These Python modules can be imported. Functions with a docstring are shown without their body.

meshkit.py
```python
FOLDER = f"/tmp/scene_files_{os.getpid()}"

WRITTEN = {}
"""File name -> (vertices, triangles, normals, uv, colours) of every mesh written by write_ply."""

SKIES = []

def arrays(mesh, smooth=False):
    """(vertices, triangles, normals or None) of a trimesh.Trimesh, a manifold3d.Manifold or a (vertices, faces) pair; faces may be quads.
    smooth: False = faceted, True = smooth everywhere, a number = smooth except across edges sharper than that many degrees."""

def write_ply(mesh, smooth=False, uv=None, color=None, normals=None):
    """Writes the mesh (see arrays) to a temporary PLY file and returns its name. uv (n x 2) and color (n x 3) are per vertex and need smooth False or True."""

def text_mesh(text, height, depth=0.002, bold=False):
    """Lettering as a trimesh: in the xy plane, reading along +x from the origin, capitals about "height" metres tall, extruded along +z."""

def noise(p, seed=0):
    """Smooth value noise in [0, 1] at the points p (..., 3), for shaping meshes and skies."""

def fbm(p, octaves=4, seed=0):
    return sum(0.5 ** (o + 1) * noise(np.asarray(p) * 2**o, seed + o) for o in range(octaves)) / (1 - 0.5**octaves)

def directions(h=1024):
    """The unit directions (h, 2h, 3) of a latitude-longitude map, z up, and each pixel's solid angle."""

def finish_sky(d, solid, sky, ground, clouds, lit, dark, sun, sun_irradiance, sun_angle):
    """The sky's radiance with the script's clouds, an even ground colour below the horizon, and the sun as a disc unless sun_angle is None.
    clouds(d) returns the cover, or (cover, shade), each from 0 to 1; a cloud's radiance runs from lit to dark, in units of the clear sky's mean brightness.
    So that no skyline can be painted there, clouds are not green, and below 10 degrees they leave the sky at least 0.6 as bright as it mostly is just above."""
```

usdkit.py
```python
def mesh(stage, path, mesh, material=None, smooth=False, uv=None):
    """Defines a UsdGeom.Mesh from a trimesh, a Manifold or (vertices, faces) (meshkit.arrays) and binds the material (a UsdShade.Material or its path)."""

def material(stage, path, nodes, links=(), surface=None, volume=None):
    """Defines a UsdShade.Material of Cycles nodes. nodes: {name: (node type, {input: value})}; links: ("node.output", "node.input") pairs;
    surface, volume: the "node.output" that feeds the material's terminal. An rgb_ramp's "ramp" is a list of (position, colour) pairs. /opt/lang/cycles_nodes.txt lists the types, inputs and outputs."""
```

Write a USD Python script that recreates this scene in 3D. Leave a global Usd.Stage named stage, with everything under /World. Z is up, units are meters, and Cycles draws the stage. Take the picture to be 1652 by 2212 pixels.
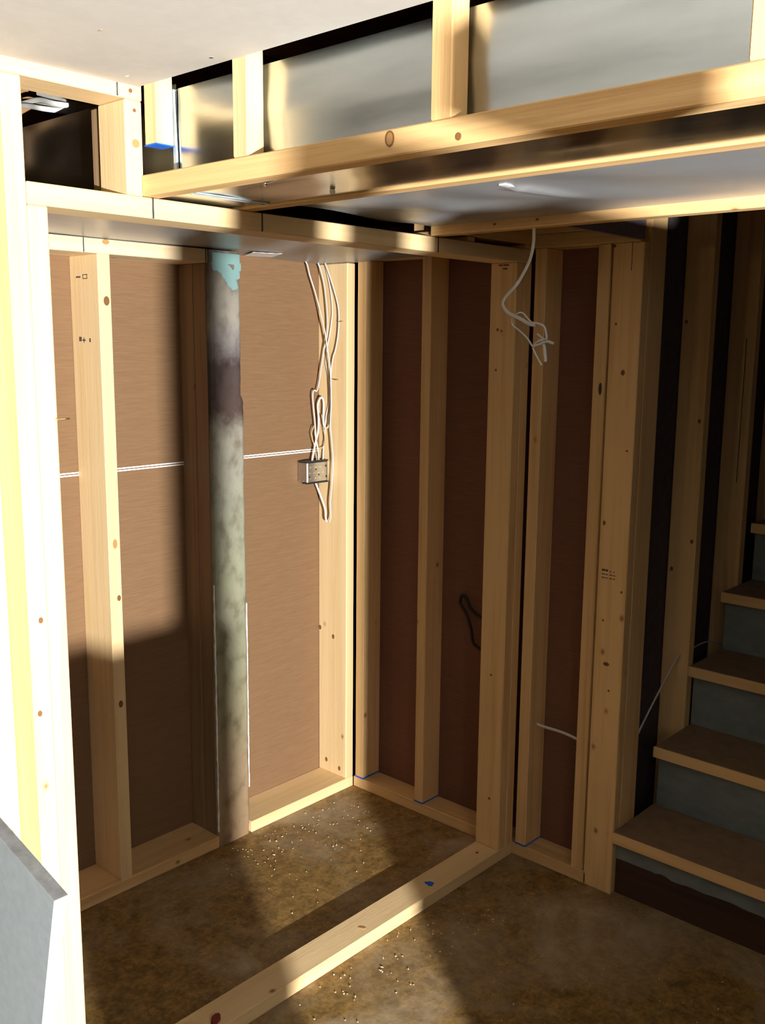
import math, random
import numpy as np, trimesh, manifold3d, usdkit, meshkit
from pxr import Usd, UsdGeom, UsdLux, Gf, UsdShade, Sdf

stage = Usd.Stage.CreateInMemory()
UsdGeom.SetStageUpAxis(stage, 'Z'); UsdGeom.SetStageMetersPerUnit(stage, 1.0)
UsdGeom.Xform.Define(stage, '/World'); UsdGeom.Scope.Define(stage, '/World/Looks')
rng = random.Random(7)

# ---------------------------------------------------------------- camera
EXPOSURE = 0.0
CX, CY, CZ, YAW, PITCH, ROLL, FPX = 2.3179, -2.4062, 1.5913, 0.7375, -0.1708, 0.0096, 2103.3
fw = np.array([-math.sin(YAW)*math.cos(PITCH), math.cos(YAW)*math.cos(PITCH), math.sin(PITCH)])
r0 = np.array([math.cos(YAW), math.sin(YAW), 0]); u0 = np.cross(r0, fw)
rt = r0*math.cos(ROLL)+u0*math.sin(ROLL); up = -r0*math.sin(ROLL)+u0*math.cos(ROLL)
cam = UsdGeom.Camera.Define(stage, '/World/camera')
M4 = Gf.Matrix4d(*[float(v) for row in ([*rt, 0], [*up, 0], [*(-fw), 0], [CX, CY, CZ, 1]) for v in row])
cam.AddTransformOp().Set(M4)
cam.CreateHorizontalApertureAttr(36.0); cam.CreateVerticalApertureAttr(36.0*2212/1652)
cam.CreateFocalLengthAttr(36.0*FPX/1652); cam.CreateClippingRangeAttr((0.02, 100))
cam.CreateExposureAttr(EXPOSURE)

# ---------------------------------------------------------------- unseen lights: a lamp for the hard shadows, one to lift the back wall
def unseen_light(name, pos, radius, power, col):
    l = UsdLux.SphereLight.Define(stage, '/World/'+name)
    l.CreateRadiusAttr(radius); l.CreateIntensityAttr(power/(4*math.pi*radius*radius*math.pi)); l.CreateColorAttr(Gf.Vec3f(*col))
    l.AddTranslateOp().Set(Gf.Vec3d(*pos))
    return l
LAMP = (4.2, -2.9, 1.0)
unseen_light('work_lamp_light', LAMP, 0.016, 1950.0, (1.0, 0.98, 0.93))
unseen_light('ceiling_bulb_light', (1.55, -3.7, 1.8), 0.05, 9.5, (1.0, 0.79, 0.50))

# ---------------------------------------------------------------- helpers
used = {}
def numbered(parent, name):
    k = (parent, name); n = used.get(k, 0); used[k] = n+1
    return f'{parent}/{name}' if n == 0 else f'{parent}/{name}_{n:03d}'
locs = {}
def key(p, **kw):
    for k, v in kw.items():
        if v: p.SetCustomDataByKey(k, v)
def thing(name, label, cat, loc=(0, 0, 0), group=None, kind=None):
    path = numbered('/World', name)
    x = UsdGeom.Xform.Define(stage, path); x.AddTranslateOp().Set(Gf.Vec3d(*loc)); locs[path] = np.array(loc, float)
    key(x.GetPrim(), label=label, category=cat, group=group, kind=kind)
    return path
def obj(name, mesh, mat, parent='/World', smooth=False, label=None, cat=None, group=None, kind=None):
    path = numbered(parent, name)
    if hasattr(mesh, 'to_mesh'):
        v, f, _ = meshkit.arrays(mesh); mesh = trimesh.Trimesh(v, f, process=False)
    m = mesh.copy(); root = '/'.join(parent.split('/')[:3])
    if root in locs: m.apply_translation(-locs[root])
    usdkit.mesh(stage, path, m, M[mat], smooth=smooth)
    key(stage.GetPrimAtPath(path), label=label, category=cat, group=group, kind=kind)
    return path
def box(x0, x1, y0, y1, z0, z1, c=0.002):
    c = min(c, (x1-x0)/3, (y1-y0)/3, (z1-z0)/3)
    if c <= 0: return trimesh.creation.box(bounds=[[x0, y0, z0], [x1, y1, z1]])
    pts = []
    for X, sx in ((x0, 1), (x1, -1)):
        for Y, sy in ((y0, 1), (y1, -1)):
            for Z, sz in ((z0, 1), (z1, -1)):
                pts += [(X, Y+sy*c, Z+sz*c), (X+sx*c, Y, Z+sz*c), (X+sx*c, Y+sy*c, Z)]
    return trimesh.convex.convex_hull(np.array(pts))
def spline(P, n=8):
    P = np.array(P, float); Q = np.vstack([2*P[0]-P[1], P, 2*P[-1]-P[-2]]); out = []
    for i in range(1, len(Q)-2):
        for t in np.linspace(0, 1, n, endpoint=False):
            a, b, c, d = Q[i-1], Q[i], Q[i+1], Q[i+2]
            out.append(.5*((2*b)+(c-a)*t+(2*a-5*b+4*c-d)*t*t+(3*b-a-3*c+d)*t**3))
    out.append(P[-1]); return np.array(out)
def tube(P, r, n=8, sm=8, flat=1.0):
    C = spline(P, sm); T = np.gradient(C, axis=0); T /= np.linalg.norm(T, axis=1, keepdims=True)+1e-12
    N = np.cross(T[0], [0.3, 0.9, 0.1]); N /= np.linalg.norm(N); V = []
    for i, p in enumerate(C):
        N = N-T[i]*np.dot(N, T[i]); N /= np.linalg.norm(N); B = np.cross(T[i], N)
        for k in range(n):
            a = 2*math.pi*k/n; V.append(p+r*(math.cos(a)*N+flat*math.sin(a)*B))
    F = []
    for i in range(len(C)-1):
        for k in range(n):
            a, b, c, d = i*n+k, i*n+(k+1) % n, (i+1)*n+(k+1) % n, (i+1)*n+k
            F += [(a, b, c), (a, c, d)]
    V += [C[0], C[-1]]; e = len(V)
    for k in range(n):
        F += [(e-2, (k+1) % n, k), (e-1, (len(C)-1)*n+k, (len(C)-1)*n+(k+1) % n)]
    return trimesh.Trimesh(np.array(V), np.array(F), process=False)
def disc(center, axis, a, b, t=0.0012, ang=0.0, n=14):
    """a small flush oval plug: knot, nail head, chip. a, b: half axes in the face; axis: 'x','y','z' normal (signed)"""
    s = -1 if axis[0] == '-' else 1; ax = axis[-1]; th = np.linspace(0, 2*math.pi, n, endpoint=False)
    u, v = a*np.cos(th), b*np.sin(th); u, v = u*math.cos(ang)-v*math.sin(ang), u*math.sin(ang)+v*math.cos(ang)
    z = np.zeros(n); c = np.array(center)
    def put(u, v, w): return {'x': np.stack([w, u, v], 1), 'y': np.stack([u, w, v], 1), 'z': np.stack([u, v, w], 1)}[ax]+c
    return trimesh.convex.convex_hull(np.vstack([put(u, v, z-s*.003), put(u*.93, v*.93, z+s*t)]))
def sheet(o, U, V, nu, nv, h, thick=0.001):
    """a displaced sheet: origin, edge vectors, h(u, v) offset along the normal; closed with a back face"""
    o, U, V = map(np.array, (o, U, V)); N = np.cross(U, V); N = N/np.linalg.norm(N)
    uu, vv = np.meshgrid(np.linspace(0, 1, nu), np.linspace(0, 1, nv), indexing='ij')
    P = o+uu[..., None]*U+vv[..., None]*V; H = h(uu, vv)
    top = (P+H[..., None]*N).reshape(-1, 3); bot = (P+(H[..., None]-thick)*N).reshape(-1, 3); n = nu*nv; F = []
    ix = lambda i, j: i*nv+j
    for i in range(nu-1):
        for j in range(nv-1):
            a, b, c, d = ix(i, j), ix(i+1, j), ix(i+1, j+1), ix(i, j+1)
            F += [(a, b, c), (a, c, d), (n+a, n+c, n+b), (n+a, n+d, n+c)]
    rim = [ix(i, 0) for i in range(nu)]+[ix(nu-1, j) for j in range(1, nv)]+[ix(i, nv-1) for i in range(nu-2, -1, -1)]+[ix(0, j) for j in range(nv-2, 0, -1)]
    for a, b in zip(rim, rim[1:]+rim[:1]): F += [(a, n+a, n+b), (a, n+b, b)]
    return trimesh.Trimesh(np.vstack([top, bot]), np.array(F), process=False)

# ---------------------------------------------------------------- materials
M = {}
def mat(name, nodes, links, surface='p.BSDF'): M[name] = usdkit.material(stage, '/World/Looks/'+name, nodes, links, surface=surface)
def plain(name, col, rough=0.6, metal=0.0, spec=0.3):
    mat(name, {'p': ('principled_bsdf', {'base_color': col, 'roughness': rough, 'metallic': metal, 'specular_ior_level': spec})}, [])
def wood(name, axis, light, dark, knots=True, vary=0.16):
    i = 'xyz'.index(axis)
    def sc(a, l): s = [a, a, a]; s[i] = l; return tuple(s)
    nodes = {
        'g': ('geometry', {}), 'oi': ('object_info', {}),
        'off': ('vector_math', {'math_type': 'scale', 'vector1': (3.1, 1.7, 2.3)}),
        'pos': ('vector_math', {'math_type': 'add'}),
        'm1': ('mapping', {'scale': sc(55, 1.6)}), 'n1': ('noise_texture', {'scale': 1.0, 'detail': 5, 'roughness': .6, 'distortion': .6}),
        'm2': ('mapping', {'scale': sc(16, .7)}), 'n2': ('noise_texture', {'scale': 1.0, 'detail': 2, 'distortion': .8}),
        'm4': ('mapping', {'scale': sc(260, 9)}), 'n4': ('noise_texture', {'scale': 1.0, 'detail': 2}),
        'mx': ('math', {'math_type': 'multiply_add', 'value2': .55}), 'h2': ('math', {'math_type': 'multiply', 'value2': .5}),
        'r': ('rgb_ramp', {'ramp': [(0, dark), (.40, tuple(.55*a+.45*b for a, b in zip(dark, light))), (.55, light), (1, tuple(min(1, c*1.06) for c in light))]}),
        'm3': ('mapping', {'scale': sc(8.5, 6.0)}), 'v': ('voronoi_texture', {'scale': 1.0, 'randomness': 1.0}),
        'kr': ('rgb_ramp', {'ramp': [(0, (1, 1, 1)), (.03, (.8, .8, .8)), (.055, (.3, .3, .3)), (.09, (0, 0, 0)), (1, (0, 0, 0))]}),
        'mixk': ('mix', {'color2': (.17, .075, .025)}),
        'val': ('math', {'math_type': 'multiply_add', 'value2': vary, 'value3': 1-vary*.5}),
        'hsv': ('hsv', {}),
        'b': ('bump', {'strength': .25, 'distance': .002}),
        'p': ('principled_bsdf', {'roughness': .58, 'specular_ior_level': .28})}
    links = [('oi.random', 'off.scale'), ('g.position', 'pos.vector1'), ('off.vector', 'pos.vector2'),
             ('pos.vector', 'm1.vector'), ('m1.vector', 'n1.vector'), ('pos.vector', 'm2.vector'), ('m2.vector', 'n2.vector'),
             ('pos.vector', 'm4.vector'), ('m4.vector', 'n4.vector'),
             ('n2.fac', 'h2.value1'), ('n1.fac', 'mx.value1'), ('h2.value', 'mx.value3'), ('mx.value', 'r.fac'), ('r.color', 'mixk.color1'),
             ('pos.vector', 'm3.vector'), ('m3.vector', 'v.vector'), ('v.distance', 'kr.fac'),
             ('oi.random', 'val.value1'), ('val.value', 'hsv.value'), ('mixk.color', 'hsv.color'), ('hsv.color', 'p.base_color'),
             ('n4.fac', 'b.height'), ('b.normal', 'p.normal')]
    if knots: links.append(('kr.color', 'mixk.fac'))
    else: nodes['mixk'][1]['fac'] = 0.0
    mat(name, nodes, links)
PINE_L, PINE_D = (.70, .46, .215), (.50, .28, .105)
PALE_L, PALE_D = (.80, .64, .42), (.66, .46, .24)
for a in 'xyz':
    wood('pine_'+a, a, PINE_L, PINE_D); wood('lit_pine_'+a, a, (.76, .56, .31), (.64, .44, .21)); wood('pale_pine_'+a, a, PALE_L, PALE_D)  # paler copies put the strong lamp light into the colour of lit pieces
wood('old_or_shaded_wood_z', 'z', (.30, .20, .11), (.15, .085, .045), vary=.3)
wood('dark_wood_x', 'x', (.055, .028, .018), (.025, .012, .008), knots=False)
wood('joist_y', 'y', (.35, .18, .08), (.2, .1, .04), knots=False)
plain('knot_brown', (.20, .09, .035), .5); plain('knot_tan', (.42, .23, .085), .5); plain('pencil', (.05, .045, .04), .7)
plain('ink', (.10, .075, .06), .8); plain('blue_paint', (.015, .13, .72), .6); plain('void_shade_black', (.012, .011, .011), .9)
plain('cable_white', (.62, .61, .58), .45, spec=.4); plain('cable_black', (.015, .013, .013), .4); plain('wire_tan', (.55, .42, .27), .5)
plain('screw_steel', (.75, .76, .78), .25, 1.0); plain('brass', (.7, .5, .2), .35, 1.0); plain('knockout_dark', (.03, .03, .035), .5)
plain('tape_white', (.80, .80, .78), .4); plain('gypsum', (.86, .86, .84), .9); plain('red_plastic', (.18, .025, .02), .5)
plain('white_strip', (.92, .92, .92), .3); plain('bright_paint', (.82, .85, .84), .5); plain('teal_paint', (.19, .32, .315), .6)
def noisy(name, c0, c1, scale, rough=.8, detail=4, stretch=(1, 1, 1), bump=0.0, spec=.2, lo=.3, hi=.7, extra=None):
    nodes = {'g': ('geometry', {}), 'm': ('mapping', {'scale': stretch}), 'n': ('noise_texture', {'scale': scale, 'detail': detail, 'roughness': .65}),
             'r': ('rgb_ramp', {'ramp': [(lo, c0), (hi, c1)]}), 'b': ('bump', {'strength': bump, 'distance': .003}),
             'p': ('principled_bsdf', {'roughness': rough, 'specular_ior_level': spec})}
    links = [('g.position', 'm.vector'), ('m.vector', 'n.vector'), ('n.fac', 'r.fac'), ('r.color', 'p.base_color')]
    if bump: links += [('n.fac', 'b.height'), ('b.normal', 'p.normal')]
    mat(name, nodes, links)
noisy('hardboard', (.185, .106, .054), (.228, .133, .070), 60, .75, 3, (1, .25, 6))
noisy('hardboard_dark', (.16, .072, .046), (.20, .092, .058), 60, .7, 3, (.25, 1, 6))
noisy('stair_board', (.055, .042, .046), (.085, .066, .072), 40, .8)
noisy('drywall', (.46, .445, .42), (.495, .48, .455), 30, .9, 6, bump=.05)
noisy('room_wall', (.10, .095, .09), (.13, .12, .11), 8, .9)
noisy('grey_board', (.18, .20, .21), (.205, .225, .235), 90, .6, 2)
noisy('grey_edge', (.14, .145, .15), (.22, .225, .23), 60, .5, 3)
noisy('purple_board', (.20, .16, .20), (.26, .21, .25), 50, .9)
noisy('riser_grey', (.13, .155, .16), (.20, .225, .225), 14, .6, 5, (1, 1, 2))
noisy('tread_top', (.21, .13, .075), (.28, .185, .11), 25, .75, 5)
# particle board floor with dusty plaster patches
mat('floor_board', {'g': ('geometry', {}), 'n1': ('noise_texture', {'scale': 75, 'detail': 6, 'roughness': .7}), 'v': ('voronoi_texture', {'scale': 95, 'randomness': 1.0}), 'm': ('mapping', {'scale': (1.0, .45, 1.0), 'rotation': (0, 0, .6)}),
    'r1': ('rgb_ramp', {'ramp': [(.25, (.13, .070, .018)), (.45, (.24, .145, .045)), (.62, (.31, .195, .07)), (.8, (.17, .09, .025))]}),
    'n2': ('noise_texture', {'scale': 2.6, 'detail': 8, 'roughness': .66, 'distortion': .6}), 'r2': ('rgb_ramp', {'ramp': [(.46, (0, 0, 0)), (.56, (.25, .25, .25)), (.70, (.75, .75, .75))]}),
    'n3': ('noise_texture', {'scale': 22, 'detail': 6, 'roughness': .75}), 'r3': ('rgb_ramp', {'ramp': [(.35, (.5, .48, .45)), (.7, (1.3, 1.28, 1.2))]}),
    'mul': ('mix', {'mix_type': 'multiply', 'fac': 1.0}), 'dust': ('mix', {'color2': (.46, .38, .27)}), 'bw': ('rgb_to_bw', {}), 'vr': ('rgb_ramp', {'ramp': [(0, (.72, .70, .66)), (1, (1.2, 1.2, 1.18))]}),
    'vm': ('mix', {'mix_type': 'multiply', 'fac': .8}), 'b': ('bump', {'strength': .3, 'distance': .002}), 'p': ('principled_bsdf', {'roughness': .55, 'specular_ior_level': .35})},
    [('g.position', 'n1.vector'), ('g.position', 'n2.vector'), ('g.position', 'n3.vector'), ('g.position', 'm.vector'), ('m.vector', 'v.vector'), ('n1.fac', 'r1.fac'), ('n2.fac', 'r2.fac'), ('n3.fac', 'r3.fac'), ('v.color', 'bw.color'), ('bw.val', 'vr.fac'),
     ('r1.color', 'vm.color1'), ('vr.color', 'vm.color2'), ('vm.color', 'mul.color1'), ('r3.color', 'mul.color2'), ('mul.color', 'dust.color1'), ('r2.color', 'dust.fac'), ('dust.color', 'p.base_color'), ('n1.fac', 'b.height'), ('b.normal', 'p.normal')])
def metal(name, c0, c1, rough, stretch, scale, bump, met=1.0):
    mat(name, {'g': ('geometry', {}), 'm': ('mapping', {'scale': stretch}), 'n': ('noise_texture', {'scale': scale, 'detail': 4}), 'r': ('rgb_ramp', {'ramp': [(.3, c0), (.7, c1)]}),
        'b': ('bump', {'strength': bump, 'distance': .004}), 'p': ('principled_bsdf', {'metallic': met, 'roughness': rough})},
        [('g.position', 'm.vector'), ('m.vector', 'n.vector'), ('n.fac', 'r.fac'), ('r.color', 'p.base_color'), ('n.fac', 'b.height'), ('b.normal', 'p.normal')])
metal('galvanised', (.50, .54, .54), (.60, .64, .64), .22, (.6, 3, 3), 9, .05)
metal('galvanised_bottom', (.50, .50, .48), (.60, .60, .58), .20, (.5, 6, 6), 9, .05)
metal('sheet_grey', (.33, .345, .37), (.39, .405, .43), .34, (1, 1, 1), 7, .03, .3)
metal('cleat_steel', (.42, .52, .58), (.58, .68, .74), .35, (1, 1, 1), 40, .05, .35)
metal('box_steel', (.55, .55, .54), (.66, .66, .65), .35, (1, 1, 1), 60, .05)
# old painted post: grey-green paint worn to wood at the foot, soot bands, a teal patch at the head
mat('post_paint', {'g': ('geometry', {}), 's': ('separate_xyz', {}), 'n': ('noise_texture', {'scale': 14, 'detail': 7, 'roughness': .7}), 'n2': ('noise_texture', {'scale': 90, 'detail': 3}),
    'ms': ('mapping', {'scale': (22, 22, 16)}), 'n3': ('noise_texture', {'scale': 1.0, 'detail': 4}),
    'jit': ('math', {'math_type': 'multiply_add', 'value2': .16}), 'zn': ('math', {'math_type': 'divide', 'value2': 2.0}),
    'zr': ('rgb_ramp', {'ramp': [(.04, (.30, .20, .115)), (.16, (.29, .215, .135)), (.26, (.26, .235, .15)), (.40, (.265, .265, .185)), (.50, (.27, .275, .195)), (.60, (.28, .28, .22)),
        (.69, (.28, .265, .22)), (.735, (.075, .05, .045)), (.80, (.07, .05, .048)), (.835, (.20, .18, .18)), (.87, (.29, .265, .23)), (.91, (.24, .22, .19)), (.945, (.14, .115, .09)), (.985, (.21, .205, .185)), (1.0, (.24, .23, .21))]}),
    'nr': ('rgb_ramp', {'ramp': [(.28, (.62, .58, .52)), (.5, (1, 1, 1)), (.75, (1.1, 1.12, 1.05))]}), 'mul': ('mix', {'mix_type': 'multiply', 'fac': 1.0}),
    'b': ('bump', {'strength': .35, 'distance': .003}), 'p': ('principled_bsdf', {'roughness': .55, 'specular_ior_level': .35})},
    [('g.position', 's.vector'), ('g.position', 'n.vector'), ('g.position', 'n2.vector'), ('g.position', 'ms.vector'), ('ms.vector', 'n3.vector'), ('n.fac', 'jit.value1'), ('s.z', 'jit.value3'), ('jit.value', 'zn.value1'),
     ('zn.value', 'zr.fac'), ('n3.fac', 'nr.fac'), ('zr.color', 'mul.color1'), ('nr.color', 'mul.color2'), ('mul.color', 'p.base_color'), ('n2.fac', 'b.height'), ('b.normal', 'p.normal')])

# ---------------------------------------------------------------- the setting
T = 0.038; ZC = 2.054; XP = 0.702; Y1 = -1.307; D6 = 0.14; D4 = 0.089
S = dict(kind='structure')
fl = box(-.16, 6.0, -5.2, 2.7, -.03, 0, 0)
obj('floor', fl, 'floor_board', label='brown particle board floor with pale dusty patches', cat='floor', **S)
obj('ceiling', trimesh.util.concatenate([box(XP, 6.0, -5.2, Y1, ZC, ZC+.0127, 0), box(.50, XP, -5.2, -1.58, ZC, ZC+.0127, 0)]), 'drywall', label='white drywall ceiling over the room', cat='ceiling', **S)
for x, y in ((.942, -1.535), (.956, -1.337), (.753, -1.365)):
    obj('screw_head', disc((x, y, ZC), '-z', .005, .003, .001), 'screw_steel', '/World/ceiling')
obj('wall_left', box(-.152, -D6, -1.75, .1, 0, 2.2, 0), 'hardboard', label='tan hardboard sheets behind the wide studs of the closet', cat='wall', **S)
js = obj('joint_strip', box(-D6, -.1385, -1.75, .0, 1.2185, 1.2225, 0), 'white_strip', '/World/wall_left', label='thin white double joint strip')
obj('joint_strip', box(-D6, -.1385, -1.75, .0, 1.2255, 1.2295, 0), 'white_strip', '/World/wall_left')
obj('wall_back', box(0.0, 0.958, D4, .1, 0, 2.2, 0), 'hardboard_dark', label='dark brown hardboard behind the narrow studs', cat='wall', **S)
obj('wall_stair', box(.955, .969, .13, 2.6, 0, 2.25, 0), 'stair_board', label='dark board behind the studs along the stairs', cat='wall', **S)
# out-of-view rest of the room, kept dark so little light bounces back
obj('wall_front', box(.5, 6.1, -5.3, -5.2, 0, 2.1, 0), 'room_wall', label='plain dark wall behind the viewer', cat='wall', **S)
obj('wall_room', box(.50, .585, -5.2, -1.70, 0, 2.1, 0), 'room_wall', label='plain dark wall beyond the bright corner stud', cat='wall', **S)
obj('wall_far', box(6.0, 6.1, -5.2, 2.7, 0, 2.1, 0), 'room_wall', label='plain dark wall beyond the unseen lamp', cat='wall', **S)
obj('wall_stairwell', box(.95, 6.1, 2.6, 2.7, 0, 2.3, 0), 'room_wall', label='plain dark wall behind the top of the stairs', cat='wall', **S)
yR = -2.067  # unseen partition, its openings and panels shaped to throw the shadow edges
for i, b in enumerate([trimesh.util.concatenate([box(3.0, 3.1, -1.70, 2.6, 0, ZC, 0), box(3.0, 3.1, yR, -1.70, 0, 1.325, 0), box(3.0, 3.1, yR, -1.70, 1.44, ZC, 0)]), box(3.0, 3.1, -5.2, -2.60, 0, ZC, 0), box(3.0, 3.1, -2.60, yR, 0, .5, 0), box(3.0, 3.1, -2.60, yR, 1.72, ZC, 0),
                       box(3.0, 3.04, -2.283, -2.255, .5, 1.36, 0), box(3.0, 3.04, -2.40, -2.247, .5, .925, 0), box(3.0, 3.04, -2.255, -2.214, 1.247, 1.36, 0), box(3.0, 3.04, -2.214, -2.122, 1.388, 1.44, 0), box(3.0, 3.04, -2.166, -2.122, 1.247, 1.31, 0)]):
    obj('wall_right' if i == 0 else 'panel', b, 'room_wall', '/World' if i == 0 else '/World/wall_right', kind='structure' if i == 0 else None, label='unseen dark partition with openings shaped to cut the lamp light' if i == 0 else None, cat='wall' if i == 0 else None)
# joists and subfloor over the cavity, subfloor painted black for its shade
sub = obj('ceiling_cavity', box(-.3, 6.0, -1.9, 2.7, 2.36, 2.38, 0), 'void_shade_black', label='subfloor above the open joists, painted black for the unlit cavity', cat='ceiling', **S)
for x in (-.1, .3, .82, 1.25, 1.7, 2.1):
    obj('joist', box(x, x+T, -1.9, 2.6, 2.13, 2.36), 'joist_y', sub)
obj('side_board', box(-.32, -.3, -1.9, .2, 1.9, 2.38, 0), 'void_shade_black', sub)  # added black board closing the cavity side against light

# ---------------------------------------------------------------- framed closet wall, wide plates and studs
fa = thing('stud_frame', 'framed closet wall of wide pale studs and plates over tan hardboard', 'wall frame', (-.07, -.8, 0))
bp = obj('bottom_plate', box(-D6, 0, -.481, -.0005, 0, T), 'lit_pine_y', fa)
obj('bottom_plate', box(-D6, 0, -1.69, -.6135, 0, T), 'pine_y', fa)
tp = obj('top_plate', box(-D6, 0, -1.69, -.6135, 1.818, 1.856), 'pale_pine_y', fa)
for y in (-1.013, -.622): obj('pencil_mark', box(-.001, .0006, y, y+.003, 1.819, 1.855, 0), 'pencil', tp)
obj('knot', disc((0, -.946, 1.849), 'x', .011, .007), 'knot_tan', tp)
s1 = obj('stud', box(-D6, 0, -.973, -.935, T, 1.818), 'lit_pine_z', fa)
for z, a, b, m in ((1.697, .009, .013, 'knot_brown'), (1.04, .007, .014, 'knot_tan'), (.885, .006, .009, 'knot_brown'), (.576, .007, .011, 'knot_brown')):
    obj('knot', disc((0, -.948+rng.uniform(-.006, .006), z), 'x', a, b), m, s1)
for cx, cz, w, h in ((-.096, 1.761, .022, .004), (-.063, 1.766, .022, .002), (-.063, 1.756, .022, .002), (-.053, 1.761, .002, .012), (-.073, 1.761, .002, .012), (-.098, 1.597, .012, .012), (-.080, 1.594, .016, .003), (-.080, 1.594, .003, .014), (-.05, 1.594, .006, .010)):
    obj('grade_stamp', box(cx-w/2, cx+w/2, -.9736, -.9725, cz-h/2, cz+h/2, 0), 'ink', s1)
se = obj('stud', box(-D6, 0, -.0385, -.0005, T, 1.8555, .003), 'lit_pine_z', fa)
for x, z in ((-.065, .559), (-.1, .083), (-.033, .068), (-.132, .58)): obj('knot', disc((x, -.0385, z), '-y', .006, .009), 'knot_brown', se)
obj('stud', box(-D6, 0, -1.62, -1.582, T, 1.818), 'pine_z', fa)

# ---------------------------------------------------------------- old painted post
po = thing('old_post', 'old square post with worn grey-green paint and a teal patch at its head', 'post', (-.065, -.547, 0))
def post_mesh():
    zs = np.linspace(0.0, 1.8555, 190); V = []; F = []
    prof = []
    r, x0, x1, y0, y1 = .016, -.13, .0, -.6125, -.4815
    for cx, cy, a0 in ((x1-r, y1-r, 0), (x0+.003, y1-.003, 90), (x0+.003, y0+.003, 180), (x1-r, y0+r, 270)):
        rr = r if cx > x1-.05 else .003
        for t in np.linspace(0, 90, 7): prof.append((cx+rr*math.cos(math.radians(a0+t)), cy+rr*math.sin(math.radians(a0+t))))
    prof = np.array(prof); n = len(prof); c = prof.mean(0)
    for i, z in enumerate(zs):
        q = prof.copy()
        if z > 1.42:
            k = min(1, (z-1.42)/.01); q[:, 1] = np.where(q[:, 1] > c[1], q[:, 1]-.008*k, q[:, 1])
        w = meshkit.fbm(np.stack([q[:, 0]*30, q[:, 1]*30, np.full(n, z*14)], 1), 3, 5)-.5
        d = (q-c)/np.linalg.norm(q-c, axis=1, keepdims=True); q = q+d*np.minimum(0, w-.02)[:, None]*.010
        V += [(a, b, z) for a, b in q]
    for i in range(len(zs)-1):
        for k in range(n): F += [(i*n+k, i*n+(k+1) % n, (i+1)*n+(k+1) % n), (i*n+k, (i+1)*n+(k+1) % n, (i+1)*n+k)]
    V += [(c[0], c[1], 0), (c[0], c[1], zs[-1])]; e = len(V)
    for k in range(n): F += [(e-2, (k+1) % n, k), (e-1, (len(zs)-1)*n+k, (len(zs)-1)*n+(k+1) % n)]
    return trimesh.Trimesh(np.array(V), np.array(F), process=False)
obj('shaft', post_mesh(), 'post_paint', po, smooth=40)
obj('side_board', box(-D6, -.074, -.6145, -.6115, .04, 1.818, .001), 'old_or_shaded_wood_z', po, label='dark weathered board on the side of the post')
obj('side_board', box(-.072, -.012, -.6145, -.6115, .04, 1.818, .001), 'old_or_shaded_wood_z', po)
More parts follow.
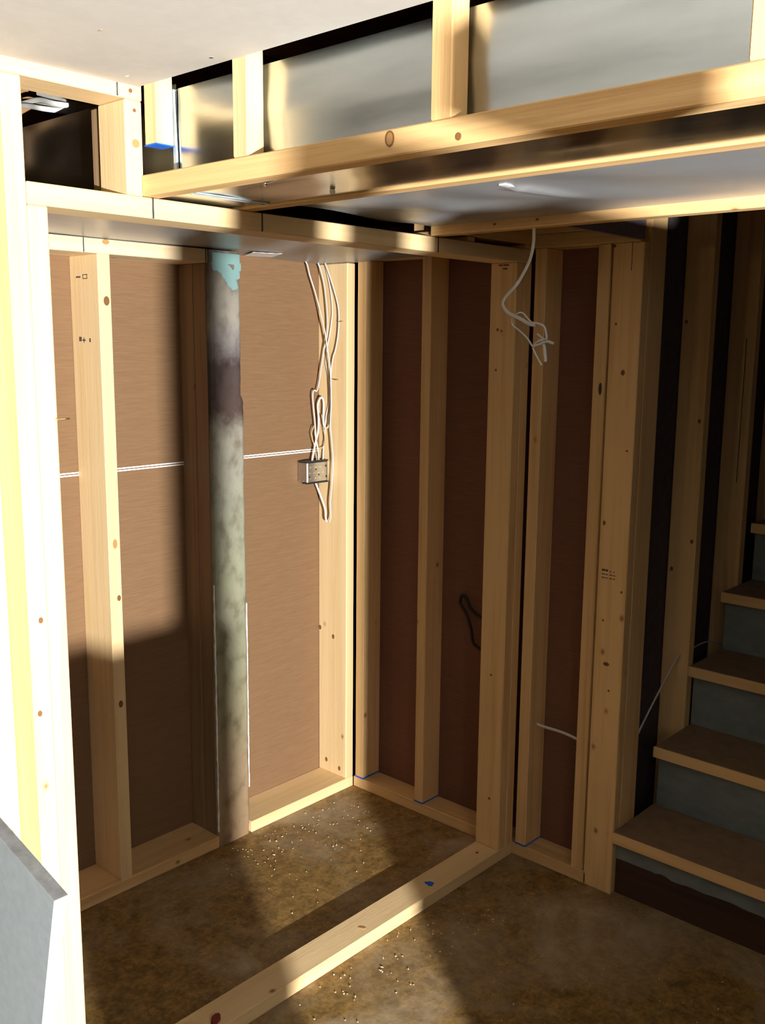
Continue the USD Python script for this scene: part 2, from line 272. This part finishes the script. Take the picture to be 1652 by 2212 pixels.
def blob(y0, y1, z0, z1, seed, x=.0003, n=40):
    th = np.linspace(0, 2*math.pi, n, endpoint=False); rs = np.random.RandomState(seed)
    rad = 1+.16*np.sin(3*th+1)+.10*np.sin(5*th+seed)+.06*rs.randn(n)
    y = (y0+y1)/2+(y1-y0)/2*rad*np.cos(th); z = (z0+z1)/2+(z1-z0)/2*rad*np.sin(th)
    from shapely.geometry import Polygon
    p = Polygon(np.stack([y, z], 1)).buffer(0); p = max(getattr(p, 'geoms', [p]), key=lambda g: g.area)
    m = trimesh.creation.extrude_polygon(p, .0016, engine='earcut'); v = m.vertices
    m.vertices = np.stack([v[:, 2]-.001+x, v[:, 0], v[:, 1]], 1); m.fix_normals(); return m
from shapely.geometry import Polygon, box as sbox
from shapely.ops import unary_union
def teal_patch():
    parts = [sbox(-.598, 1.818, -.497, 1.848)]
    for y, z, r in ((-.585, 1.812, .016), (-.562, 1.806, .018), (-.542, 1.79, .022), (-.53, 1.772, .019), (-.519, 1.758, .014), (-.512, 1.79, .016), (-.505, 1.812, .014), (-.548, 1.80, .02)):
        th = np.linspace(0, 2*math.pi, 26, endpoint=False); rr = r*(1+.10*np.sin(4*th+y*90)+.06*np.sin(9*th+z*70)); parts.append(Polygon(np.stack([y+rr*np.cos(th), z+rr*np.sin(th)], 1)).buffer(0))
    p = unary_union(parts); m = trimesh.creation.extrude_polygon(p, .0022, engine='earcut'); v = m.vertices
    m.vertices = np.stack([v[:, 2]-.0008, v[:, 0], v[:, 1]], 1); m.fix_normals(); return m
obj('paint_patch', teal_patch(), 'teal_paint', po, label='flaking teal paint patch')
def drip(y, z0, z1, w, seed, x=0.0):
    zs = np.linspace(z0, z1, 60); a = meshkit.noise(np.stack([zs*60, zs*0, zs*0], 1), seed); b = meshkit.noise(np.stack([zs*90, zs*0+3, zs*0], 1), seed+1)
    p = Polygon(list(zip(y-w*(.15+.85*a), zs))+list(zip(y+w*(.1+.6*b), zs))[::-1]).buffer(0)
    if p.geom_type != 'Polygon': p = max(p.geoms, key=lambda g: g.area)
    m = trimesh.creation.extrude_polygon(p, .004, engine='earcut'); v = m.vertices
    m.vertices = np.stack([v[:, 2]-.002+x, v[:, 0], v[:, 1]], 1); m.fix_normals(); return m
obj('paint_edge', drip(-.6105, .05, .86, .004, 3, -.006), 'bright_paint', po, label='white paint along the post edge')
obj('paint_edge', drip(-.4835, .16, .78, .0022, 8, -.006), 'bright_paint', po)

# ---------------------------------------------------------------- framed back wall
fb = thing('stud_frame', 'framed back wall of narrow studs standing before dark brown hardboard', 'wall frame', (.5, .045, 0))
obj('bottom_plate', box(.0005, .966, 0, D4-.001, 0, T), 'pine_x', fb)
obj('top_plate', box(.0005, 1.039, .001, D4-.001, 1.864, 1.902), 'pine_x', fb)
obj('top_plate', box(.0005, 1.039, .001, D4-.001, 1.9025, 1.96), 'pine_x', fb)
for i, (x, blue) in enumerate(((.009, 1), (.291, 1), (.57, 0), (.711, 1), (.914, 0))):
    st = obj('stud', box(x, x+T, .0005, D4-.001, T, 1.8635), 'pine_z', fb)
    if blue: obj('painted_end', box(x-.0006, x+T+.0006, -.0003, D4-.002, T+.0003, T+.0055, 0), 'blue_paint', st, label='blue paint on the stud foot')
obj('knot', disc((.939, .0005, 1.475), '-y', .005, .018), 'pencil', f'{fb}/stud_004')
pb = obj('end_stud', box(.959, 1.0495, 0, T, 0, 1.8635), 'pine_z', fb, label='broad end stud turned flat with knots and a faint stamp')
for x, z, a, b in ((.972, 1.103, .004, .007), (1.036, .914, .003, .004), (.983, .823, .003, .004), (1.0, .697, .010, .006), (.978, 1.651, .003, .004), (1.006, 1.521, .006, .008), (1.03, 1.31, .004, .003), (1.012, .62, .003, .004)):
    obj('knot', disc((x, 0, z), '-y', a, b), 'knot_brown', pb)
obj('knot', disc((.963, 0, 1.856), '-y', .004, .004), 'pencil', pb)
obj('crack', box(1.015, 1.0165, -.0005, .004, 1.79, 1.862, 0), 'pencil', pb)
for k in range(12):
    row = k//4; xx = .972+(k % 4)*.012; w = (.010, .007, .009, .006)[k % 4]
    if row == 0 and k > 1: w *= .6
    obj('grade_stamp', box(xx, xx+w, -.0006, .002, .966-row*.010, .966-row*.010+(.006 if row == 0 and k < 2 else .0025), 0), 'ink', pb)
obj('end_stud', box(1.0115, 1.0495, T+.0005, .127, 0, 2.3), 'pine_z', fb); obj('end_stud', box(.972, 1.011, T+.0005, .127, 0, 2.3), 'pine_z', fb)

# ---------------------------------------------------------------- frame of the closet opening (plate on the floor, posts, header)
fp = thing('opening_frame', 'framed closet opening: bright doubled stud, header overhead and plate across the floor', 'door frame', (.657, -.79, 0))
X0 = XP-D4
sp = obj('floor_plate', box(X0, XP, -1.58, -.0005, 0, T), 'lit_pine_y', fp)
obj('knot', disc((.672, -.66, T), 'z', .012, .005, ang=.5), 'knot_tan', sp); obj('knot', disc((.66, -.13, T), 'z', .005, .005), 'knot_brown', sp)
for y in (-.0385, -.0765):
    st = obj('post_stud', box(X0, XP, y, y+.0375, T, 1.8215), 'pine_z', fp)
for x, z, a, b in ((.642, 1.635, .004, .005), (.656, 1.631, .003, .004), (.662, .20, .005, .004), (.640, 1.52, .003, .004), (.655, .60, .004, .003)):
    obj('knot', disc((x, -.0765, z), '-y', a, b), 'knot_brown', st)
for x, w, z in ((.640, .014, 1.815), (.657, .018, 1.815), (.655, .015, 1.805)): obj('grade_stamp', box(x, x+w, -.0772, -.076, z-.002, z+.002, 0), 'ink', st)
hd = obj('header', box(X0, XP, -1.5375, -.0005, 1.822, 1.86), 'lit_pine_y', fp)
for y in (-1.283, -1.012, -.427): obj('pencil_mark', box(XP-.001, XP+.0006, y-.0018, y+.0018, 1.8225, 1.8595, 0), 'pencil', hd)
obj('jack_stud', box(X0, XP, -1.538, -1.5, T, 1.8215), 'lit_pine_z', fp)
ks = obj('king_stud', box(X0, XP, -1.576, -1.5385, T, 2.029), 'lit_pine_z', fp)
for y, z in ((-1.553, 1.088), (-1.564, .912)): obj('knot', disc((XP, y, z), 'x', .0045, .006), 'knot_brown', ks)
ut = obj('upper_plate', box(X0, XP, -1.576, -1.30, 2.0295, 2.0675), 'lit_pine_y', fp); obj('pencil_mark', box(XP-.001, XP+.0006, -1.354, -1.3515, 2.031, 2.0535, 0), 'pencil', ut)
cs = obj('cripple_stud', box(X0, XP, -1.3385, -1.3015, 1.8605, 2.029), 'lit_pine_z', fp)
for y, z, a, m in ((-1.317, 1.953, .008, 'knot_tan'), (-1.318, 2.011, .0035, 'knot_brown'), (-1.325, 2.044, .004, 'knot_brown')): obj('knot', disc((XP, y, z), 'x', a, a), m, cs)
obj('cripple_stud', box(X0-.0385, X0-.0005, -1.33, -1.292, 1.872, 2.029), 'old_or_shaded_wood_z', fp)  # old wood tone stands in for shade on this recessed stud
for y in (-.445, -.30, -.032): obj('spacer_block', box(X0+.01, XP-.002, y, y+.03, 1.8605, 1.8735), 'pine_y', fp)
obj('upper_plate', box(X0, XP-.001, -.42, -.002, 1.874, 1.93), 'pine_y', fp)
co = obj('corner_stud', box(.591, .629, -1.67, -1.5765, 0, ZC-.0015), 'lit_pine_z', label='bright corner stud with one round knot beside the doubled opening stud', cat='stud')
obj('knot', disc((.629, -1.600, .66), 'x', .0085, .0085), 'knot_tan', co)

# ---------------------------------------------------------------- soffit framing
fs = thing('soffit_frame', 'long soffit rail with short uprights in front of the metal duct', 'soffit frame', (1.6, -1.288, 1.86))
b1 = obj('rail', box(XP+.0005, 2.7, Y1, Y1+T, 1.86, 1.898), 'pine_x', fs)
kk = obj('knot', disc((1.327, Y1, 1.884), '-y', .009, .012), 'knot_brown', b1); obj('knot', disc((1.327, Y1-.0004, 1.884), '-y', .0065, .0095), 'knot_tan', b1); obj('knot', disc((1.453, Y1, 1.871), '-y', .005, .0055), 'knot_brown', b1)
v1 = obj('upright', box(.717, .7545, Y1, Y1+T, 1.949, 2.12), 'lit_pine_z', fs)
obj('painted_end', box(.7165, .755, Y1-.0004, Y1+T+.0004, 1.9475, 1.9495, 0), 'blue_paint', v1, label='blue painted lower end')
for x in (.971, 1.4015, 1.85): obj('upright', box(x, x+.037, Y1, Y1+T, 1.8985, 2.12), 'lit_pine_z' if x < 1 else 'pine_z', fs)  # upright in the lamp light gets the paler copy
obj('batten', box(X0, 2.7, -1.07, -1.032, 1.8605, 1.8985), 'pine_x', label='thin soffit batten along the far edge of the duct underside', cat='batten')
bt = obj('batten', box(XP+.0008, 2.7, -.46, -.422, 1.8605, 1.8985), 'pine_x', label='soffit batten nearest the stairs, at the far edge of the rippled grey sheet', cat='batten')
for x, z in ((.90, 1.874), (1.02, 1.876)): obj('knot', disc((x, -.46, z), '-y', .004, .003), 'knot_brown', bt)

# ---------------------------------------------------------------- duct
du = thing('metal_duct', 'shiny galvanised rectangular duct behind the soffit uprights', 'duct', (1.3, -1.17, 1.864))
ZB, ZT, YF, YB = 1.8645, 2.050, -1.2625, -1.075
wave = lambda s, a: (lambda u, v: a*(meshkit.fbm(np.stack([u*5, v*1.5, u*0], -1), 2, s)-.5)*np.sin(np.pi*v)*2)
obj('side_panel', sheet((.76, YF, ZB), (1.94, 0, 0), (0, 0, ZT-ZB), 70, 12, wave(3, .006)), 'galvanised', du, smooth=60)
obj('side_panel', sheet((-.13, YF, ZB), (.885, 0, 0), (0, 0, ZT-ZB+.009), 40, 12, wave(4, .008)), 'galvanised', du, smooth=60)
obj('bottom_panel', sheet((.80, YB, ZB), (1.90, 0, 0), (0, YF-YB, 0), 80, 10, wave(5, .004)), 'galvanised_bottom', du, smooth=60)
obj('bottom_panel', sheet((-.13, YB, ZB), (.925, 0, 0), (0, YF-YB, 0), 40, 10, wave(6, .003)), 'galvanised_bottom', du, smooth=60)
obj('top_panel', box(-.13, 2.7, YF, YB, ZT-.002, ZT-.001, 0), 'galvanised', du); obj('back_panel', box(-.13, 2.7, YB-.001, YB, ZB, ZT, 0), 'galvanised', du)
cv = box(.748, .756, YF-.0045, YF, ZB, ZT, .001); v = cv.vertices.copy(); k = (v[:, 2]-ZB)/(ZT-ZB); v[:, 0] = np.where(v[:, 0] > .751, .752+.008*(1-k), v[:, 0]); cv.vertices = v
obj('joint_cleat', cv, 'cleat_steel', du, label='bluish raised seam strip')
obj('joint_cleat', trimesh.util.concatenate([box(.785, .790, YF+.004, YB-.004, ZB-.0035, ZB, .001), box(.793, .805, YF+.004, YB-.004, ZB-.0025, ZB, .001)]), 'cleat_steel', du)
def screw(p, d, L=.02, r=.0022):
    d = np.array(d, float)/np.linalg.norm(d); p = np.array(p)
    return trimesh.util.concatenate([tube([p, p+d*L*.5, p+d*L], r, 7, 3), tube([p-d*.002, p, p+d*.0015], r*2.4, 9, 2)])
obj('metal_screw', screw((1.0, -1.262, 1.860), (.8, .3, .22), .024), 'screw_steel', du); obj('metal_screw', screw((1.018, -1.118, 1.861), (-.7, .4, .25), .018), 'screw_steel', du)

# rippled grey sheet metal between the battens, and the closet's sheet
def ripple(u, v):
    x = 1.95*u; y = .575*v
    h = .0034*np.sin(2*np.pi*(x*3.0-y*2.2)+.4+2*meshkit.noise(np.stack([x*4, y*4, x*0], -1), 3))*np.exp(-.5*(x/.7)**2)*np.minimum(1, (.575-y)/.1)+.004*(meshkit.fbm(np.stack([x*2, y*2, x*0], -1), 2, 9)-.5)
    ax, ay, bx, by = .528, .19, .555, .40
    t = np.clip(((x-ax)*(bx-ax)+(y-ay)*(by-ay))/((bx-ax)**2+(by-ay)**2), 0, 1)
    d = (x-ax-t*(bx-ax))*math.cos(.13)-(y-ay-t*(by-ay))*math.sin(.13)
    w = np.exp(-((x-ax-t*(bx-ax))**2+(y-ay-t*(by-ay))**2)/.02**2)*(1-t*.9)
    return h+.010*w+.012*np.exp(-((x-.78)/.25)**2)*np.exp(-(y/.16)**2)
def flipz(m): m.invert(); return m
gs = obj('metal_sheet', sheet((XP+.005, -1.032, 1.8835), (1.95, 0, 0), (0, .572, 0), 150, 70, lambda u, v: -ripple(u, v)*.9), 'sheet_grey', smooth=60, label='rippled grey sheet between the two soffit battens', cat='metal sheet')
obj('tape_tab', box(1.224, 1.238, -.895, -.86, 1.8785, 1.8815, .0005), 'tape_white', gs)
def ripple2(u, v): return .006*np.sin(2*np.pi*(u*1.1+v*2.2))*v+.007*(meshkit.fbm(np.stack([u*3, v*5, u*0], -1), 3, 2)-.5)
g2 = obj('metal_sheet', sheet((-.138, -1.69, 1.8598), (X0-.002+.138, 0, 0), (0, 1.689, 0), 40, 90, lambda u, v: -ripple2(u, v)*.45), 'sheet_grey', smooth=60, label='grey sheet forming the low ceiling inside the closet', cat='metal sheet')
q = sheet((-.085, -.41, 1.8560), (.115, -.06, 0), (.035, .085, 0), 3, 3, lambda u, v: 0*u); obj('tape_tab', q, 'white_strip', g2)
obj('bulkhead_board', box(1.0405, 1.053, -.42, -.002, 1.866, 2.12, .001), 'purple_board', label='dull purple-grey board above the flat end stud by the stairs', cat='board')

# ---------------------------------------------------------------- stairs and the stud wall beside them
fst = thing('stud_frame', 'shadowed stud wall rising beside the stairs', 'wall frame', (1.015, 1.2, 0))
for i, y in enumerate((.41, .757, 1.10, 1.45, 1.8)):
    st = obj('stud', box(.971, 1.0595, y, y+T, 0, 2.3), 'pine_z', fst)
    if i == 0:
        for x, z in ((.985, 1.666), (1.046, 1.371), (1.046, 1.001), (.986, .906)): obj('knot', disc((x, y, z), '-y', .005, .007), 'knot_brown', st)
    if i == 1: obj('crack', box(1.03, 1.0325, y-.0005, y+.002, 1.15, 1.62, 0), 'pencil', st)
obj('bottom_plate', box(.971, 1.0595, .13, 2.55, -.0, .04), 'pine_y', fst)
ss = thing('staircase', 'basement stairs with tan treads and grey painted risers', 'stairs', (1.5, .0, 0))
for n in range(1, 11):
    y = -.008+.21*(n-1); z = .2012*n
    x0 = 1.0505 if n == 1 else 1.0605
    tr = obj('tread', box(x0, 2.3, y+.005, y+.262, z-.033, z, .003), 'tread_top', ss)
    obj('nosing', box(x0, 2.3, y, y+.0048, z-.0335, z+.0002, .002), 'pine_x', tr, label='raw pine front edge of the tread')
    if n == 1:
        ri = obj('riser', box(1.0505, 2.3, .024, .042, 0, z-.034, .001), 'dark_wood_x', ss, label='dark brown lowest riser')
        zs = np.linspace(1.0505, 2.3, 80); lo = .108+.006*(meshkit.noise(np.stack([zs*25, zs*0, zs*0], 1), 4)-.5)-.010*np.exp(-((zs-1.20)/.012)**2)*-1
        p = Polygon(list(zip(zs, lo))+[(2.3, .152), (1.0505, .152)]).buffer(0); m = trimesh.creation.extrude_polygon(p, .003, engine='earcut'); vv = m.vertices
        m.vertices = np.stack([vv[:, 0], .0245-vv[:, 2], vv[:, 1]], 1); m.fix_normals(); obj('paint_strip', m, 'riser_grey', ri, label='strip of grey-green paint with a chipped edge')
    else:
        obj('riser', box(1.0635, 2.3, y+.036, y+.052, z-.2012+.0005, z-.034, .001), 'riser_grey', ss)

# ---------------------------------------------------------------- junction box and cables
jb = thing('junction_box', 'grey metal junction box on the corner stud, its knockouts facing out', 'junction box', (-.117, -.09, 1.12))
JX0, JX1, JY0, JY1, JZ0, JZ1 = -.1385, -.09, -.139, -.0395, 1.119, 1.190
obj('body', box(JX0, JX1, JY0, JY1, JZ0, JZ1, .003), 'box_steel', jb)
obj('flange', box(JX0, JX1+.002, JY0-.001, JY1, JZ1, JZ1+.0035, .001), 'knockout_dark', jb); obj('flange', box(JX0+.02, JX1+.002, JY0-.001, JY1, JZ0-.0035, JZ0, .001), 'knockout_dark', jb)
for i, (y, z, r, m) in enumerate([(-.122+.022*k, 1.172, .0032, 'screw_steel') for k in range(3)]+[(-.125+.020*k, 1.152, .003, 'screw_steel') for k in range(4)]+[(-.122+.022*k, 1.133, .0032, 'screw_steel') for k in range(3)]+[(-.051, 1.173, .004, 'knockout_dark'), (-.098, 1.164, .003, 'knockout_dark'), (-.049, 1.136, .004, 'knockout_dark'), (-.085, 1.145, .003, 'knockout_dark'), (-.130, 1.140, .003, 'knockout_dark')]):
    obj('knockout', disc((JX1, y, z), 'x', r, r, .0012), m, jb)
for x, y in ((-.131, 1.124), (-.112, 1.124)): obj('box_screw', disc((x, JY0, y), '-y', .002, .002), 'screw_steel', jb)
CABLES = [
 ('longest white cable crossing in front of the bundle and looping under the junction box', [(-.105,-.165,1.864),(-.105,-.117,1.859),(-.103,-.098,1.811),(-.099,-.078,1.758),(-.09,-.066,1.703),(-.075,-.060,1.642),(-.064,-.058,1.586),(-.054,-.056,1.531),(-.049,-.055,1.474),(-.047,-.054,1.391),(-.052,-.053,1.321),(-.044,-.053,1.252),(-.039,-.053,1.19),(-.044,-.053,1.116),(-.052,-.053,1.049),(-.050,-.053,1.0),(-.059,-.053,.979),(-.073,-.053,.985),(-.078,-.053,1.022),(-.095,-.06,1.072),(-.105,-.074,1.117)]),
 ('white cable bowed out to the right of the bundle above the junction box', [(-.10,-.047,1.864),(-.092,-.047,1.855),(-.071,-.047,1.814),(-.051,-.047,1.77),(-.032,-.047,1.719),(-.027,-.047,1.675),(-.031,-.047,1.62),(-.043,-.047,1.571),(-.054,-.047,1.546),(-.064,-.047,1.497),(-.064,-.047,1.444),(-.067,-.047,1.364),(-.077,-.049,1.309),(-.095,-.052,1.317),(-.095,-.052,1.389),(-.10,-.054,1.407),(-.104,-.060,1.405),(-.105,-.07,1.381),(-.105,-.066,1.335),(-.105,-.068,1.295),(-.105,-.081,1.255),(-.105,-.098,1.192)]),
 ('white cable in the middle of the bundle above the junction box', [(-.108,-.046,1.864),(-.103,-.046,1.855),(-.083,-.046,1.797),(-.071,-.046,1.742),(-.067,-.046,1.698),(-.071,-.046,1.664),(-.08,-.046,1.62),(-.092,-.046,1.575),(-.098,-.046,1.53),(-.094,-.046,1.507),(-.084,-.045,1.462),(-.079,-.045,1.44),(-.085,-.045,1.389),(-.098,-.046,1.339),(-.103,-.047,1.28),(-.105,-.051,1.237),(-.105,-.054,1.192)]),
 ('white cable with its narrow loop highest to the left of the bundle', [(-.112,-.06,1.864),(-.107,-.06,1.855),(-.10,-.054,1.829),(-.087,-.050,1.775),(-.073,-.051,1.687),(-.073,-.051,1.631),(-.087,-.05,1.586),(-.102,-.05,1.518),(-.105,-.059,1.462),(-.105,-.07,1.431),(-.105,-.083,1.434),(-.105,-.090,1.417),(-.105,-.085,1.363),(-.105,-.079,1.32),(-.105,-.075,1.265),(-.104,-.064,1.22),(-.105,-.062,1.192)]),
 ('thin tan wire curled in small loops just above the junction box', [(-.103,-.055,1.35),(-.103,-.048,1.312),(-.09,-.052,1.271),(-.10,-.047,1.244),(-.105,-.055,1.232),(-.105,-.068,1.238),(-.105,-.074,1.254),(-.105,-.085,1.282),(-.105,-.083,1.309),(-.105,-.09,1.311),(-.105,-.1,1.289),(-.105,-.096,1.267),(-.105,-.084,1.233),(-.105,-.075,1.192)]),
]
for i, (lab, pts) in enumerate(CABLES):
    dy = (-.013, -.0045, .003, -.009, -.004)[i]; pts = [(a, b+dy, c) for a, b, c in pts]
    obj('electrical_cable', tube(pts, (.0021 if i == 4 else .0036), 8, 8, .65), 'wire_tan' if i == 4 else 'cable_white', smooth=60, label=lab, cat='cable', group='cables above the junction box')
for x, z in ((-.024, 1.664), (-.045, 1.47)):
    obj('cable_staple', tube([(x-.007, -.040, z), (x-.006, -.053, z), (x+.006, -.053, z), (x+.007, -.040, z)], .0012, 6, 3), 'screw_steel', label='small staple pinning the cables to the stud, %s of two' % ('upper' if z > 1.6 else 'lower'), cat='staple')
hc = thing('hanging_cable', 'white cable dangling below the soffit batten with its end twisted into loops', 'cable', (.99, -.44, 1.55))
obj('sheath', tube([(.999,-.44,1.885),(.999,-.44,1.867),(.999,-.44,1.847),(.998,-.44,1.821),(.988,-.44,1.784),(.958,-.44,1.737),(.927,-.44,1.708),(.917,-.44,1.689),(.932,-.44,1.669),(.965,-.44,1.655),(.994,-.44,1.642),(1.013,-.44,1.639)], .0052, 8, 8, .55), 'cable_white', hc, smooth=60)
WIRES = [[(1.004,-.44,1.644),(1.022,-.443,1.642),(1.038,-.445,1.636),(1.043,-.443,1.625),(1.044,-.44,1.608),(1.034,-.437,1.607),(1.016,-.436,1.618)], [(.96,-.444,1.664),(.971,-.446,1.668),(.982,-.446,1.665),(.996,-.444,1.651),(1.004,-.44,1.642)],
 [(.943,-.436,1.661),(.942,-.434,1.641),(.962,-.434,1.627),(.987,-.436,1.609),(1.007,-.44,1.589),(1.017,-.443,1.598),(1.035,-.441,1.605)], [(1.007,-.44,1.589),(1.028,-.444,1.594),(1.046,-.443,1.6),(1.063,-.44,1.596)], [(1.02,-.438,1.603),(1.035,-.437,1.605),(1.049,-.437,1.602),(1.064,-.44,1.597)], [(1.032,-.44,1.599),(1.037,-.44,1.594),(1.04,-.44,1.583),(1.044,-.44,1.554)], [(1.008,-.442,1.586),(1.022,-.445,1.566),(1.037,-.445,1.545)]]
for i, w in enumerate(WIRES): obj('wire', tube(w, (.0028, .0022, .0022, .0028, .0022, .0042, .0024)[i], 7, 7), 'cable_white', hc, smooth=60)
obj('power_cord', tube([(.52,.075,.712),(.504,.075,.719),(.477,.075,.728),(.456,.075,.742),(.445,.075,.762),(.437,.075,.775),(.426,.075,.779),(.417,.075,.771),(.416,.075,.749),(.442,.075,.719),(.461,.075,.673),(.471,.075,.63),(.493,.075,.615),(.52,.075,.609)], .0048, 8, 8), 'cable_black', smooth=60, label='black cord looping out from behind the inner opening post', cat='cord')
obj('electrical_cable', tube([(.735,.045,.437),(.745,.045,.434),(.769,.045,.431),(.842,.045,.431),(.897,.045,.424),(.93,.045,.42)], .0052, 8, 8, .6), 'cable_white', smooth=60, label='short white cable strung between two studs low in the back wall', cat='cable')
obj('electrical_cable', tube([(1.03,.120,.415),(1.03,.153,.442),(1.03,.211,.492),(1.03,.302,.563),(1.03,.388,.624),(1.03,.43,.636),(1.03,.485,.635),(1.03,.581,.635),(1.03,.669,.62),(1.03,.77,.58)], .0042, 8, 8, .6), 'cable_white', smooth=60, label='white cable running up through the studs beside the stairs', cat='cable')
for i, (pts, lab) in enumerate((([(.05,-1.198,2.139),(.159,-1.195,2.12),(.255,-1.193,2.104)], 'second from the top'), ([(.07,-1.215,2.130),(.176,-1.218,2.126),(.256,-1.216,2.106)], 'third from the top'), ([(.06,-1.23,2.130),(.164,-1.233,2.112),(.225,-1.23,2.098)], 'lowest'), ([(.10,-1.175,2.160),(.196,-1.178,2.132),(.26,-1.174,2.112)], 'topmost'))):
    obj('electrical_cable', tube(pts+[(pts[-1][0]+.03, pts[-1][1]+.06, pts[-1][2]-.002)], .0055, 8, 8, .6), 'cable_white', smooth=60, label='white cable inside the small upper opening, %s of four' % lab, cat='cable', group='cables in the opening above the closet')

# ---------------------------------------------------------------- loose things
ang = math.radians(14); Rb = np.array([[math.cos(ang), 0, math.sin(ang)], [0, 1, 0], [-math.sin(ang), 0, math.cos(ang)]])
W_, H_, TH = .75, 1.121, .0127
gb = thing('drywall_offcut', 'grey-backed drywall offcut tilted on edge in the lower left corner', 'drywall sheet', (1.3, -1.99, 0))
corner = np.array([1.553, -2.003, 1.0885])
def put(m): v = m.vertices@Rb.T+corner; m.vertices = v; return m
obj('board', put(box(-W_, -.0006, 0, TH, -H_, -.0005, .0006)), 'grey_board', gb)
obj('top_edge', put(box(-W_, .0, 0.0, TH+.001, -.0005, .0007, .0002)), 'grey_edge', gb, label='dark grey top edge')
obj('cut_edge', put(box(-.0006, .0008, .0004, TH-.0004, -H_, -.0008, .0002)), 'gypsum', gb, label='white cut side edge')
tc = obj('tape_chip', blob(-.378, -.358, .0, .026, 5), 'blue_paint', label='small scrap of blue tape on the floor plate', cat='tape scrap')
pr = UsdGeom.Mesh(stage.GetPrimAtPath(tc)); pts = np.array(pr.GetPointsAttr().Get()); pts2 = np.stack([pts[:, 2]+.653, pts[:, 1], pts[:, 0]+T+.0012], 1).astype(np.float32)
from pxr import Vt
pr.GetPointsAttr().Set(Vt.Vec3fArray.FromNumpy(pts2[:, :]))
obj('plastic_scrap', disc((.676, -1.158, T+.004), 'z', .010, .016, .006, .4), 'red_plastic', label='dark red scrap on the near end of the floor plate', cat='scrap')
nl = tube([(XP-.01, -1.505, 1.452), (XP+.006, -1.503, 1.4525), (XP+.012, -1.494, 1.4532), (XP+.012, -1.484, 1.4535)], .0016, 7, 4)
obj('bent_nail', nl, 'brass', smooth=60, label='bent brass nail sticking out of the bright doubled stud', cat='nail')
def shavings():
    rs = np.random.RandomState(11); parts = []
    def chip(x, y, s):
        m = trimesh.creation.box((s*rs.uniform(.6, 1.8), s*rs.uniform(.4, .9), .0012+.001*rs.rand())); m.apply_transform(trimesh.transformations.euler_matrix(rs.uniform(-.3, .3), rs.uniform(-.3, .3), rs.uniform(0, 6.3))); m.apply_translation((x, y, .0022+s*.12)); parts.append(m)
    for _ in range(90): chip(.03+abs(rs.randn())*.13, -.1-rs.rand()*.62, rs.uniform(.0015, .0038))
    for _ in range(40): chip(rs.uniform(.05, .56), rs.uniform(-.85, -.15), rs.uniform(.0015, .004))
    for _ in range(60): chip(rs.uniform(.75, 1.5), rs.uniform(-1.1, -.12), rs.uniform(.001, .0035))
    for _ in range(60): chip(rs.uniform(.72, .9), rs.uniform(-1.0, -.3), rs.uniform(.002, .004))
    return trimesh.util.concatenate(parts)
obj('wood_chips', shavings(), 'pale_pine_x', kind='stuff', label='pale wood crumbs and sawdust scattered over the floor', cat='wood chips')
